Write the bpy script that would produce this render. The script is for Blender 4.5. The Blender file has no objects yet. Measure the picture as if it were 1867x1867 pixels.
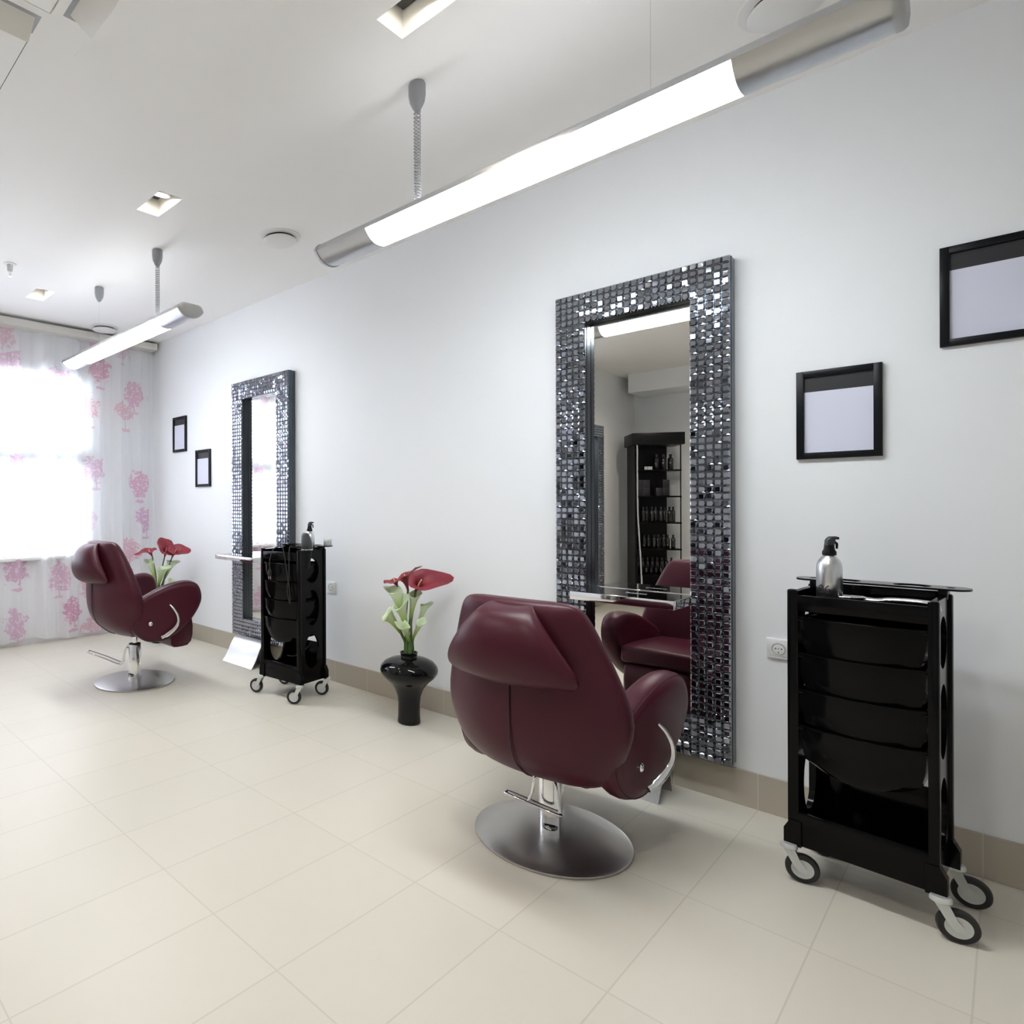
import bpy, bmesh, math, random
from mathutils import Vector, Matrix
C = bpy.context.scene.collection
PI = math.pi
rnd = random.Random(7)

# ------------------------------------------------------------------ helpers
class MB:
    """collects shapes for one mesh"""
    def __init__(s):
        s.v = []; s.f = []; s.mi = []; s.cur = 0
    def add(s, vs, fs):
        o = len(s.v); s.v += [tuple(p) for p in vs]
        for f in fs:
            s.f.append([i + o for i in f]); s.mi.append(s.cur)
        return s
    def box(s, x0, x1, y0, y1, z0, z1, bev=0.0, seg=2, M=None):
        bm = bmesh.new(); bmesh.ops.create_cube(bm, size=1)
        for v in bm.verts:
            v.co = Vector(((x0 + x1) / 2 + v.co.x * (x1 - x0), (y0 + y1) / 2 + v.co.y * (y1 - y0), (z0 + z1) / 2 + v.co.z * (z1 - z0)))
        if bev > 0:
            bmesh.ops.bevel(bm, geom=list(bm.edges), offset=bev, segments=seg, affect='EDGES', profile=0.5)
        bm.verts.ensure_lookup_table()
        vs = [(M @ v.co if M else v.co) for v in bm.verts]
        s.add(vs, [[v.index for v in f.verts] for f in bm.faces]); bm.free(); return s
    def rings(s, rs, cap0=True, cap1=True, closed=False):
        n = len(rs[0]); vs = [p for r in rs for p in r]; fs = []
        m = len(rs)
        for i in range(m if closed else m - 1):
            a = i * n; b = ((i + 1) % m) * n
            for j in range(n):
                k = (j + 1) % n
                fs.append([a + j, a + k, b + k, b + j])
        if not closed:
            if cap0: fs.append(list(range(n - 1, -1, -1)))
            if cap1: fs.append([(m - 1) * n + j for j in range(n)])
        return s.add(vs, fs)
    def lathe(s, prof, n=32, c=(0, 0, 0), M=None, cap0=True, cap1=True):
        rs = []
        for r, z in prof:
            ring = [Vector((c[0] + r * math.cos(2 * PI * j / n), c[1] + r * math.sin(2 * PI * j / n), c[2] + z)) for j in range(n)]
            rs.append([M @ p if M else p for p in ring])
        return s.rings(rs, cap0, cap1)
    def tube(s, path, rad, n=10, closed=False, caps=True):
        P = [Vector(p) for p in path]; m = len(P)
        R = rad if isinstance(rad, list) else [rad] * m
        rs = []; prev = None
        for i in range(m):
            a = P[i - 1] if (i > 0 or closed) else P[i]; b = P[(i + 1) % m] if (i < m - 1 or closed) else P[i]
            t = (b - a).normalized()
            if prev is None:
                u = t.orthogonal().normalized()
            else:
                u = (prev - t * prev.dot(t)); u = u.normalized() if u.length > 1e-6 else t.orthogonal().normalized()
            prev = u; w = t.cross(u)
            rr = R[i] if isinstance(R[i], (tuple, list)) else (R[i], R[i])
            rs.append([P[i] + u * (rr[0] * math.cos(2 * PI * j / n)) + w * (rr[1] * math.sin(2 * PI * j / n)) for j in range(n)])
        return s.rings(rs, caps, caps, closed)
    def xf(s, M):
        s.v = [tuple(M @ Vector(p)) for p in s.v]; return s
    def build(s, name, mat, parent=None, smooth=40, sub=0, bevel=0, loc=None, rz=0):
        me = bpy.data.meshes.new(name)
        bm = bmesh.new()
        vs = [bm.verts.new(p) for p in s.v]
        for f, mi in zip(s.f, s.mi):
            try:
                fc = bm.faces.new([vs[i] for i in f]); fc.material_index = mi
            except ValueError: pass
        bmesh.ops.remove_doubles(bm, verts=bm.verts, dist=1e-5)
        bmesh.ops.recalc_face_normals(bm, faces=bm.faces)
        bm.to_mesh(me); bm.free()
        for m in (mat if isinstance(mat, (list, tuple)) else [mat]): me.materials.append(m)
        if smooth:
            me.polygons.foreach_set('use_smooth', [True] * len(me.polygons))
            if not sub: me.set_sharp_from_angle(angle=math.radians(smooth))
        o = bpy.data.objects.new(name, me); C.objects.link(o)
        if parent: o.parent = parent
        if loc: o.location = loc
        if rz: o.rotation_euler.z = rz
        if bevel:
            b = o.modifiers.new('bevel', 'BEVEL'); b.width = bevel; b.segments = 2; b.limit_method = 'ANGLE'
        if sub:
            b = o.modifiers.new('sub', 'SUBSURF'); b.levels = sub; b.render_levels = sub
        return o

def smoothpath(pts, k=6):
    P = [Vector(p) for p in pts]; out = []
    for i in range(len(P) - 1):
        p0 = P[max(i - 1, 0)]; p1 = P[i]; p2 = P[i + 1]; p3 = P[min(i + 2, len(P) - 1)]
        for j in range(k):
            t = j / k
            out.append(0.5 * ((2 * p1) + (p2 - p0) * t + (2 * p0 - 5 * p1 + 4 * p2 - p3) * t * t + (3 * p1 - p0 - 3 * p2 + p3) * t ** 3))
    out.append(P[-1]); return out
def smoothloop(pts, k=5):
    n = len(pts); P = [Vector(p) for p in pts]; out = []
    for i in range(n):
        p0, p1, p2, p3 = P[i - 1], P[i], P[(i + 1) % n], P[(i + 2) % n]
        for j in range(k):
            t = j / k
            out.append(0.5 * ((2 * p1) + (p2 - p0) * t + (2 * p0 - 5 * p1 + 4 * p2 - p3) * t * t + (3 * p1 - p0 - 3 * p2 + p3) * t ** 3))
    return out
def lerp_table(tab, z):
    for a, b in zip(tab, tab[1:]):
        if a[0] <= z <= b[0]:
            t = (z - a[0]) / (b[0] - a[0]); return [x + (y - x) * t for x, y in zip(a[1:], b[1:])]
    return list(tab[-1][1:])
def superring(w, t, n=32, e=3.0):
    out = []
    for j in range(n):
        a = 2 * PI * j / n; c, s_ = math.cos(a), math.sin(a)
        out.append((w * math.copysign(abs(c) ** (2 / e), c), t * math.copysign(abs(s_) ** (2 / e), s_)))
    return out

def tag(o, label, cat, group=None, kind=None):
    o['label'] = label; o['category'] = cat
    if group: o['group'] = group
    if kind: o['kind'] = kind
    return o
def thing(name, label, cat, loc=(0, 0, 0), rz=0, group=None):
    o = bpy.data.objects.new(name, None); C.objects.link(o); o.empty_display_size = .1
    o.location = loc; o.rotation_euler.z = rz
    return tag(o, label, cat, group)
def struct(mb, name, mat, **k):
    o = mb.build(name, mat, **k); o['kind'] = 'structure'; return o
def copy_tree(o, parent=None):
    c = o.copy(); C.objects.link(c)
    if parent: c.parent = parent
    for ch in list(o.children): copy_tree(ch, c)
    return c

# ------------------------------------------------------------------ materials
def nodes(name):
    m = bpy.data.materials.new(name); m.use_nodes = True
    nt = m.node_tree; b = nt.nodes['Principled BSDF']; return m, nt, b
def mat(name, col, rough=.5, metal=0., spec=.5, coat=0., noise=.06, nscale=8., bump=0., bscale=120., trans=0, emit=None, es=0, sss=0, rvar=0.):
    m, nt, b = nodes(name); N = nt.nodes.new; L = nt.links.new
    b.inputs['Roughness'].default_value = rough; b.inputs['Metallic'].default_value = metal
    b.inputs['Specular IOR Level'].default_value = spec; b.inputs['Coat Weight'].default_value = coat
    b.inputs['Coat Roughness'].default_value = .05
    b.inputs['Transmission Weight'].default_value = trans
    tc = N('ShaderNodeTexCoord'); nz = N('ShaderNodeTexNoise'); nz.inputs['Scale'].default_value = nscale; nz.inputs['Detail'].default_value = 4
    L(tc.outputs['Object'], nz.inputs['Vector'])
    mp = N('ShaderNodeMapRange'); mp.inputs['To Min'].default_value = 1 - noise; mp.inputs['To Max'].default_value = 1 + noise
    L(nz.outputs['Fac'], mp.inputs['Value'])
    vm = N('ShaderNodeVectorMath'); vm.operation = 'SCALE'; vm.inputs[0].default_value = col[:3]
    L(mp.outputs[0], vm.inputs['Scale']); L(vm.outputs[0], b.inputs['Base Color'])
    if rvar:
        mr = N('ShaderNodeMapRange'); mr.inputs['To Min'].default_value = max(0, rough - rvar); mr.inputs['To Max'].default_value = rough + rvar
        L(nz.outputs['Fac'], mr.inputs['Value']); L(mr.outputs[0], b.inputs['Roughness'])
    if bump:
        n2 = N('ShaderNodeTexNoise'); n2.inputs['Scale'].default_value = bscale; n2.inputs['Detail'].default_value = 3
        L(tc.outputs['Object'], n2.inputs['Vector'])
        bp = N('ShaderNodeBump'); bp.inputs['Strength'].default_value = bump; bp.inputs['Distance'].default_value = .002
        L(n2.outputs['Fac'], bp.inputs['Height']); L(bp.outputs[0], b.inputs['Normal'])
    if emit:
        b.inputs['Emission Color'].default_value = (*emit, 1); b.inputs['Emission Strength'].default_value = es
    return m

M_wall = mat('wall_paint', (.84, .85, .87), .62, noise=.012, nscale=1.5, bump=.05, bscale=200)
M_ceil = mat('ceiling_paint', (.90, .89, .875), .7, noise=.012, nscale=1.2)
M_white = mat('white_plastic', (.8, .8, .79), .35, noise=.02)
M_offwhite = mat('off_white_plastic', (.75, .73, .68), .4, noise=.02)
M_socket = mat('socket_recess', (.42, .42, .40), .5)
M_greyp = mat('grey_plastic', (.33, .34, .36), .4, noise=.03)
M_dark = mat('dark_gap', (.03, .03, .03), .6)
M_leather = mat('burgundy_leather', (.062, .0080, .018), .37, spec=.29, noise=.12, nscale=6, bump=.12, bscale=260, rvar=.04)
M_seam = mat('dark_seam', (.03, .006, .012), .6)
M_chrome = mat('chrome', (.82, .82, .83), .06, metal=1, noise=.02)
M_steel = mat('brushed_steel', (.56, .55, .54), .34, metal=1, noise=.10, nscale=3, rvar=.05)
M_alu = mat('aluminium_shell', (.52, .53, .55), .30, metal=1, noise=.03)
M_alucap = mat('lamp_end_cap', (.50, .51, .52), .4, metal=.3, noise=.03)
M_silver = mat('silver_bottle', (.70, .71, .73), .28, metal=1, noise=.03)
M_black = mat('black_gloss_plastic', (.0028, .0028, .0032), .13, spec=.13, coat=0, noise=.1)
M_blackm = mat('black_satin', (.006, .006, .007), .35, spec=.2, noise=.1)
M_rubber = mat('black_rubber', (.012, .012, .012), .6, noise=.1)
M_hub = mat('caster_white_metal', (.62, .64, .63), .3, metal=.4, noise=.03)
M_vase = mat('black_vase_glaze', (.003, .003, .0035), .045, spec=.3, noise=.05)
M_blackglass = mat('black_glass', (.004, .004, .005), .03, spec=.6, coat=.5, noise=.05)
M_picframe = mat('black_picture_frame', (.004, .005, .007), .35, spec=.2, noise=.1)
M_header = mat('dark_print_header', (.018, .018, .022), .35, noise=.1)
M_paper = mat('blank_lavender_paper', (.66, .67, .79), .55, noise=.01)
M_mirror = mat('mirror_glass', (.86, .85, .82), .0, metal=1, noise=.0)
M_mosaic = mat('mosaic_mirror_tile', (.40, .42, .47), .06, metal=1, noise=.12, nscale=30)
M_mosaic_edge = mat('mosaic_edge', (.10, .12, .15), .2, metal=.7, noise=.1)
M_red = mat('red_calla', (.24, .016, .032), .5, noise=.25, nscale=25)
M_stem = mat('green_stem', (.07, .14, .035), .5, noise=.2, nscale=15)
M_spadix = mat('cream_spadix', (.85, .66, .38), .5)
M_clip = mat('dark_grey_clipper', (.035, .037, .045), .4, noise=.1)
M_glassj = mat('frosted_jar', (.78, .82, .84), .25, noise=.02, trans=.4)
M_lamp = mat('lamp_diffuser', (.9, .9, .9), .4, emit=(.90, .96, 1.0), es=23)
M_uplight = mat('uplight_strip', (.9, .9, .9), .4, emit=(.95, .97, 1.0), es=9)
M_bulb = mat('downlight_bulb', (.9, .9, .9), .4, emit=(1., .93, .8), es=30)
M_ink = mat('dark_ink', (.01, .01, .02), .5)
M_badge = mat('badge_silver', (.5, .5, .52), .4, metal=.6)
M_glow = mat('bright_white_recess', (.9, .89, .86), .5, noise=.01)

# white-green calla: gradient along z
m, nt, b = nodes('green_white_calla'); N = nt.nodes.new; L = nt.links.new
tc = N('ShaderNodeTexCoord'); sp = N('ShaderNodeSeparateXYZ'); L(tc.outputs['Generated'], sp.inputs[0])
cr = N('ShaderNodeValToRGB'); cr.color_ramp.elements[0].position = .0; cr.color_ramp.elements[0].color = (.09, .16, .03, 1)
cr.color_ramp.elements[1].position = .8; cr.color_ramp.elements[1].color = (.68, .78, .56, 1)
e = cr.color_ramp.elements.new(.4); e.color = (.38, .50, .14, 1)
nz = N('ShaderNodeTexNoise'); nz.inputs['Scale'].default_value = 12; L(tc.outputs['Object'], nz.inputs['Vector'])
ma = N('ShaderNodeMath'); ma.operation = 'MULTIPLY_ADD'; ma.inputs[1].default_value = .12; L(nz.outputs['Fac'], ma.inputs[0]); L(sp.outputs['Z'], ma.inputs[2])
L(ma.outputs[0], cr.inputs[0]); L(cr.outputs[0], b.inputs['Base Color']); b.inputs['Roughness'].default_value = .5
b.inputs['Subsurface Weight'].default_value = .2; b.inputs['Subsurface Radius'].default_value = (.01, .01, .006)
M_gcalla = m

# floor tiles 0.306 x 0.576
def tile_mat(name, base, grout, x0, sx, y0, sy, rough, lw=.0022, axes=('X', 'Y')):
    m, nt, b = nodes(name); N = nt.nodes.new; L = nt.links.new
    tc = N('ShaderNodeTexCoord'); sp = N('ShaderNodeSeparateXYZ'); L(tc.outputs['Object'], sp.inputs[0])
    def mth(op, a, bb=None, cc=None):
        n = N('ShaderNodeMath'); n.operation = op
        for i, q in enumerate((a, bb, cc)):
            if q is None: continue
            if isinstance(q, (int, float)): n.inputs[i].default_value = q
            else: L(q, n.inputs[i])
        return n.outputs[0]
    def line(out, o0, s_):
        t = mth('DIVIDE', mth('SUBTRACT', out, o0), s_)
        d = mth('ABSOLUTE', mth('SUBTRACT', mth('FRACT', mth('ADD', t, .5)), .5))
        return mth('LESS_THAN', mth('MULTIPLY', d, s_), lw), mth('FLOOR', t)
    lx, ix = line(sp.outputs[axes[0]], x0, sx)
    if axes[1]:
        ly, iy = line(sp.outputs[axes[1]], y0, sy); g = mth('MAXIMUM', lx, ly)
    else: g = lx; iy = 0.
    wn = N('ShaderNodeTexWhiteNoise'); wn.noise_dimensions = '2D'
    cb = N('ShaderNodeCombineXYZ'); L(ix, cb.inputs[0])
    if axes[1]: L(iy, cb.inputs[1])
    L(cb.outputs[0], wn.inputs['Vector'])
    nz = N('ShaderNodeTexNoise'); nz.inputs['Scale'].default_value = 3; nz.inputs['Detail'].default_value = 6; L(tc.outputs['Object'], nz.inputs['Vector'])
    v = mth('ADD', mth('MULTIPLY', wn.outputs['Value'], .035), mth('MULTIPLY_ADD', nz.outputs['Fac'], .05, .955))
    vm = N('ShaderNodeVectorMath'); vm.operation = 'SCALE'; vm.inputs[0].default_value = base; L(v, vm.inputs['Scale'])
    mx = N('ShaderNodeMix'); mx.data_type = 'RGBA'; L(g, mx.inputs[0]); L(vm.outputs[0], mx.inputs[6]); mx.inputs[7].default_value = (*grout, 1)
    L(mx.outputs[2], b.inputs['Base Color']); b.inputs['Roughness'].default_value = rough; b.inputs['Specular IOR Level'].default_value = .45
    bp = N('ShaderNodeBump'); bp.invert = True; bp.inputs['Strength'].default_value = .3; bp.inputs['Distance'].default_value = .0015; L(g, bp.inputs['Height']); L(bp.outputs[0], b.inputs['Normal'])
    return m
M_floor = tile_mat('beige_floor_tile', (.68, .635, .55), (.58, .54, .46), -1.903, .306, -.837, .576, .40)
M_base = tile_mat('beige_baseboard_tile', (.46, .41, .34), (.55, .5, .42), -1.903, .306, 0, 1, .35, axes=('X', None))

# curtain: sheer white with pink tree print
def curtain_mat():
    m = bpy.data.materials.new('sheer_tree_print_curtain'); m.use_nodes = True; nt = m.node_tree; nt.nodes.clear()
    N = nt.nodes.new; L = nt.links.new
    def mth(op, a, bb=None, cc=None):
        n = N('ShaderNodeMath'); n.operation = op
        for i, q in enumerate((a, bb, cc)):
            if q is None: continue
            if isinstance(q, (int, float)): n.inputs[i].default_value = q
            else: L(q, n.inputs[i])
        return n.outputs[0]
    uv = N('ShaderNodeUVMap'); uv.uv_map = 'UVMap'
    sc = N('ShaderNodeVectorMath'); sc.operation = 'SCALE'; sc.inputs['Scale'].default_value = 2.25; L(uv.outputs[0], sc.inputs[0])
    vo = N('ShaderNodeTexVoronoi'); vo.voronoi_dimensions = '2D'; vo.inputs['Scale'].default_value = 1; vo.inputs['Randomness'].default_value = .75; L(sc.outputs[0], vo.inputs['Vector'])
    df = N('ShaderNodeVectorMath'); df.operation = 'SUBTRACT'; L(sc.outputs[0], df.inputs[0]); L(vo.outputs['Position'], df.inputs[1])
    sp = N('ShaderNodeSeparateXYZ'); L(df.outputs[0], sp.inputs[0])
    n1 = N('ShaderNodeTexNoise'); n1.inputs['Scale'].default_value = 11; n1.inputs['Detail'].default_value = 6; n1.inputs['Roughness'].default_value = .75; L(uv.outputs[0], n1.inputs['Vector'])
    n2 = N('ShaderNodeTexNoise'); n2.inputs['Scale'].default_value = 38; n2.inputs['Detail'].default_value = 3; L(uv.outputs[0], n2.inputs['Vector'])
    dx, dz = sp.outputs['X'], sp.outputs['Y']
    dzc = mth('SUBTRACT', dz, .10)
    rr = mth('SQRT', mth('ADD', mth('MULTIPLY', mth('MULTIPLY', dx, dx), 1.25), mth('MULTIPLY', dzc, dzc)))
    rn = mth('ADD', rr, mth('MULTIPLY', mth('SUBTRACT', n1.outputs['Fac'], .5), .95))
    crown = mth('MULTIPLY', mth('LESS_THAN', rn, .27), mth('MULTIPLY_ADD', mth('GREATER_THAN', n2.outputs['Fac'], .44), .75, .2))
    trunk = mth('MULTIPLY', mth('LESS_THAN', mth('ABSOLUTE', mth('ADD', dx, mth('MULTIPLY', dz, .12))), .012), mth('MULTIPLY', mth('LESS_THAN', dz, .0), mth('GREATER_THAN', dz, -.30)))
    gz = mth('ADD', dz, .31)
    gr = mth('ADD', mth('SQRT', mth('ADD', mth('MULTIPLY', dx, dx), mth('MULTIPLY', mth('MULTIPLY', gz, gz), 16.))), mth('MULTIPLY', mth('SUBTRACT', n1.outputs['Fac'], .5), .4))
    ground = mth('LESS_THAN', gr, .13)
    mask = mth('MAXIMUM', crown, mth('MAXIMUM', mth('MULTIPLY', trunk, .8), mth('MULTIPLY', ground, .8)))
    sc3 = N('ShaderNodeSeparateColor'); L(vo.outputs['Color'], sc3.inputs[0])
    amt = mth('MULTIPLY', mask, mth('MULTIPLY_ADD', sc3.outputs[0], .45, .42))
    cr = N('ShaderNodeValToRGB'); cr.color_ramp.elements[0].color = (.82, .36, .50, 1); cr.color_ramp.elements[1].color = (.80, .25, .34, 1)
    e = cr.color_ramp.elements.new(.5); e.color = (.74, .44, .66, 1); L(sc3.outputs[1], cr.inputs[0])
    mx = N('ShaderNodeMix'); mx.data_type = 'RGBA'; mx.inputs[6].default_value = (.97, .975, .985, 1); L(amt, mx.inputs[0]); L(cr.outputs[0], mx.inputs[7])
    d = N('ShaderNodeBsdfDiffuse'); t = N('ShaderNodeBsdfTranslucent'); tr = N('ShaderNodeBsdfTransparent')
    L(mx.outputs[2], d.inputs[0]); L(mx.outputs[2], t.inputs[0]); L(mx.outputs[2], tr.inputs[0])
    a = N('ShaderNodeMixShader'); a.inputs[0].default_value = .6; L(d.outputs[0], a.inputs[1]); L(t.outputs[0], a.inputs[2])
    f = N('ShaderNodeMixShader'); L(mth('MULTIPLY_ADD', amt, -.08, .125), f.inputs[0]); L(a.outputs[0], f.inputs[1]); L(tr.outputs[0], f.inputs[2])
    o = N('ShaderNodeOutputMaterial'); L(f.outputs[0], o.inputs[0]); return m
M_curtain = curtain_mat()
m = bpy.data.materials.new('window_glass'); m.use_nodes = True; nt = m.node_tree; nt.nodes.clear()
tr = nt.nodes.new('ShaderNodeBsdfTransparent'); gl = nt.nodes.new('ShaderNodeBsdfGlossy'); gl.inputs['Roughness'].default_value = .02
fr = nt.nodes.new('ShaderNodeFresnel'); fr.inputs[0].default_value = 1.45; mx = nt.nodes.new('ShaderNodeMixShader'); ou = nt.nodes.new('ShaderNodeOutputMaterial')
nt.links.new(fr.outputs[0], mx.inputs[0]); nt.links.new(tr.outputs[0], mx.inputs[1]); nt.links.new(gl.outputs[0], mx.inputs[2]); nt.links.new(mx.outputs[0], ou.inputs[0])
M_winglass = m

# ------------------------------------------------------------------ camera (perspective, level, shifted lens)
f_px, cxp, cyp = 1132.86, 563.5, 920.91
ya, ro = math.radians(48.5487), math.radians(-.1976)
fw = Vector((-math.sin(ya), math.cos(ya), 0)); rt = Vector((math.cos(ya), math.sin(ya), 0)); up = rt.cross(fw)
rt, up = math.cos(ro) * rt + math.sin(ro) * up, -math.sin(ro) * rt + math.cos(ro) * up
cam = bpy.data.cameras.new('camera'); co = bpy.data.objects.new('camera', cam); C.objects.link(co)
co.matrix_world = Matrix(((rt.x, up.x, -fw.x, 0), (rt.y, up.y, -fw.y, -3.009), (rt.z, up.z, -fw.z, 1.23), (0, 0, 0, 1)))
cam.sensor_width = 36; cam.sensor_fit = 'HORIZONTAL'; cam.lens = f_px / 1867 * 36
cam.shift_x = .5 - cxp / 1867; cam.shift_y = cyp / 1867 - .5; cam.clip_start = .05
bpy.context.scene.camera = co

# ------------------------------------------------------------------ room
CZ = 2.867; XL = -5.81; XR = 2.1; YF = -5.75; XA = -3.33; YA = -3.85
WY0, WY1, WZ0, WZ1 = -2.95, -.69, .78, 2.45
struct(MB().box(XL - .2, XR + .2, YF - .2, .2, -.1, 0), 'floor', M_floor, smooth=0)
# ceiling with three recess openings for the downlights
DL = [(-1.28, -1.36), (-3.065, -1.38), (-4.98, -1.378)]
cb = MB(); hy0, hy1 = -1.45, -1.31
cb.box(XL - .2, XR + .2, YF - .2, hy0, CZ, CZ + .15); cb.box(XL - .2, XR + .2, hy1, .2, CZ, CZ + .15)
xs = [XL - .2]
for x, y in sorted(DL): xs += [x - .14, x + .14]
xs.append(XR + .2)
for i in range(0, len(xs), 2): cb.box(xs[i], xs[i + 1], hy0, hy1, CZ, CZ + .15)
struct(cb, 'ceiling', M_ceil, smooth=0)
struct(MB().box(XL - .2, XR + .2, 0, .2, 0, CZ), 'wall_back', M_wall, smooth=0)
struct(MB().box(XR, XR + .2, YF, 0, 0, CZ), 'wall_right', M_wall, smooth=0)
struct(MB().box(XA, XR + .2, YF - .2, YF, 0, CZ), 'wall_front', M_wall, smooth=0)
struct(MB().box(XL, XA, YF, YA, 0, CZ), 'wall_front_left', M_wall, smooth=0)
struct(MB().box(XL - .2, XL, YA - .1, 0, 0, WZ0).box(XL - .2, XL, YA - .1, 0, WZ1, CZ).box(XL - .2, XL, WY1, 0, WZ0, WZ1).box(XL - .2, XL, YA - .1, WY0, WZ0, WZ1), 'wall_left', M_wall, smooth=0)
struct(MB().box(XA + .12, XR, YF, YF + .5, 2.63, CZ), 'trim_1', M_wall, smooth=0)          # boxed-in beam
struct(MB().box(XL, XR, -.012, 0, 0, .144, .002), 'baseboard_back', M_base, smooth=0)
struct(MB().box(XA, XR, YF, YF + .012, 0, .144, .002), 'baseboard_front', M_base, smooth=0)
struct(MB().box(XA, XA + .012, YF + .012, YA, 0, .144, .002), 'baseboard_front_left', M_base, smooth=0)
# window
w = thing('window_1', 'wide white-framed window behind the sheer curtain', 'window', (XL, 0, 0)); w['kind'] = 'structure'
wf = MB()
for y in (WY1, -1.83, WY0): wf.box(-.12, -.04, y - .035, y + .035, WZ0, WZ1, .004)
for z0, z1 in ((WZ0, WZ0 + .06), (WZ1 - .06, WZ1), (1.58, 1.77)): wf.box(-.12, -.04, WY0, WY1, z0, z1, .004)
wf.build('window_frame', M_white, w)
for ya_, yb_ in ((WY0, -1.83), (-1.83, WY1)):
    MB().box(-.09, -.085, ya_ + .03, yb_ - .03, WZ0 + .05, WZ1 - .05).build('window_pane', M_winglass, w, smooth=0)
MB().box(-.04, .10, WY0 - .05, WY1 + .05, WZ0 - .03, WZ0, .006).build('window_sill', M_white, w)

# curtain + rail
cur = MB(); n = 560; zs = [.045, .35, .8, 1.2, 1.6, 2.0, 2.4, 2.70, 2.765]
y0c, y1c = -.085, -3.05
uvs = []
def cx(y, z):
    k = .55 + .45 * (2.765 - z) / 2.7
    return -5.725 + k * (.036 * math.sin(y * 27.) + .020 * math.sin(y * 61. + 1.) + .022 * math.sin(y * 11.3 + .5))
vs = []
for i in range(n + 1):
    y = y0c + (y1c - y0c) * i / n
    for z in zs:
        vs.append((cx(y, z), y, z + (.018 * math.sin(y * 9.) if z < .1 else 0)))
K = len(zs)
cur.add(vs, [[i * K + j, (i + 1) * K + j, (i + 1) * K + j + 1, i * K + j + 1] for i in range(n) for j in range(K - 1)])
co_ = cur.build('curtain', M_curtain, smooth=180)
me = co_.data; uvl = me.uv_layers.new(name='UVMap')
for lp in me.loops:
    p = me.vertices[lp.vertex_index].co; uvl.data[lp.index].uv = (p.y * 1.18, p.z)
tag(co_, 'sheer white floor-length curtain printed with pink trees over the window', 'curtain')
rl = MB().box(-5.80, -5.652, -3.05, -.03, 2.78, 2.845, .006)
tag(rl.build('curtain_rail', M_offwhite), 'pale boxed curtain track along the ceiling above the sheer curtain', 'curtain rail')

# ------------------------------------------------------------------ pendant lamps
def lamp_profile(k=14):
    """closed lens section in (y,z): rows of the upper shell and the lower shell"""
    hw, zt, zb = .0825, .036, -.046
    up_ = [(-hw * math.cos(PI * i / k), zt * (1 - abs(math.cos(PI * i / k)) ** 7)) for i in range(k + 1)]
    lo_ = [(hw - 2 * hw * i / k, zb * (1 - abs(1 - 2 * i / k) ** 2.6)) for i in range(k + 1)]
    return up_, lo_
def shell(mb, pts, x0, x1, th=.004):
    n_ = len(pts); inn = [(y * .94, z * .86) for y, z in pts]
    loop = pts + inn[::-1]
    mb.rings([[(x0, y, z) for y, z in loop], [(x1, y, z) for y, z in loop]])
def pendant(label, cx_, cy_, m_coil, m_wire, zc=2.378):
    up_, lo_ = lamp_profile()
    t = thing('pendant_lamp', label, 'lamp', (cx_, cy_, zc), 0, 'long silver pendant lamps hung in front of the mirrors')
    H = .925; D = .632
    a = MB(); shell(a, up_, -H, H)
    a.build('upper_shell', M_alu, t, smooth=60)
    for s_ in (-1, 1):
        x0, x1 = sorted((s_ * H, s_ * D)); a = MB(); shell(a, lo_, x0, x1); a.build('lower_shell', M_alu, t, smooth=60)
        rs = []
        for k, g in ((0, 1.05), (.012, 1.05), (.020, .96), (.023, .7)):
            rs.append([(s_ * (H + k), y * g, z * g) for y, z in up_[:-1] + lo_[:-1]])
        MB().rings(rs).build('end_cap', M_alucap, t, smooth=50)
    mb = MB()
    pts = [(y * .985, z * .985) for y, z in lo_]
    inn = [(y * .93, z * .80) for y, z in pts]; loop = pts + inn[::-1]
    mb.rings([[(-D, y, z) for y, z in loop], [(D, y, z) for y, z in loop]])
    mb.build('diffuser', M_lamp, t, smooth=60)
    MB().box(-D, D, -.016, .016, .032, .0385, .001).build('uplight_slot', M_uplight, t)
    dz = CZ - zc
    for xw, coil in ((m_coil - cx_, True), (m_wire - cx_, False)):
        MB().lathe([(.0, dz), (.030, dz), (.0335, dz - .008), (.0335, dz - .045), (.029, dz - .072), (.016, dz - .098), (.008, dz - .108), (.0, dz - .109)], 24, (xw, 0, 0)).build('ceiling_cup', M_greyp, t)
        if coil:
            turns = 30; zt, zb = dz - .105, .036; path = []
            for i in range(turns * 10 + 1):
                a = 2 * PI * i / 10; q = i / (turns * 10); q2 = q ** .9
                path.append((xw + .0125 * math.cos(a), .0125 * math.sin(a), zt + (zb - zt) * q2))
            MB().tube(path, .0024, 6).build('coiled_cord', M_greyp, t, smooth=80)
        MB().tube([(xw, 0, dz - .105), (xw, 0, .03)], .0012, 6).build('suspension_wire', M_chrome, t)
    return t
pendant('long silver pendant lamp hanging in front of the near mirror, nearest the camera', -1.10, -1.09, -1.53, -.685, 2.350)
pendant('far silver pendant lamp hanging towards the curtain, in front of the far mirror', -4.145, -1.10, -3.62, -4.53, 2.385)

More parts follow.
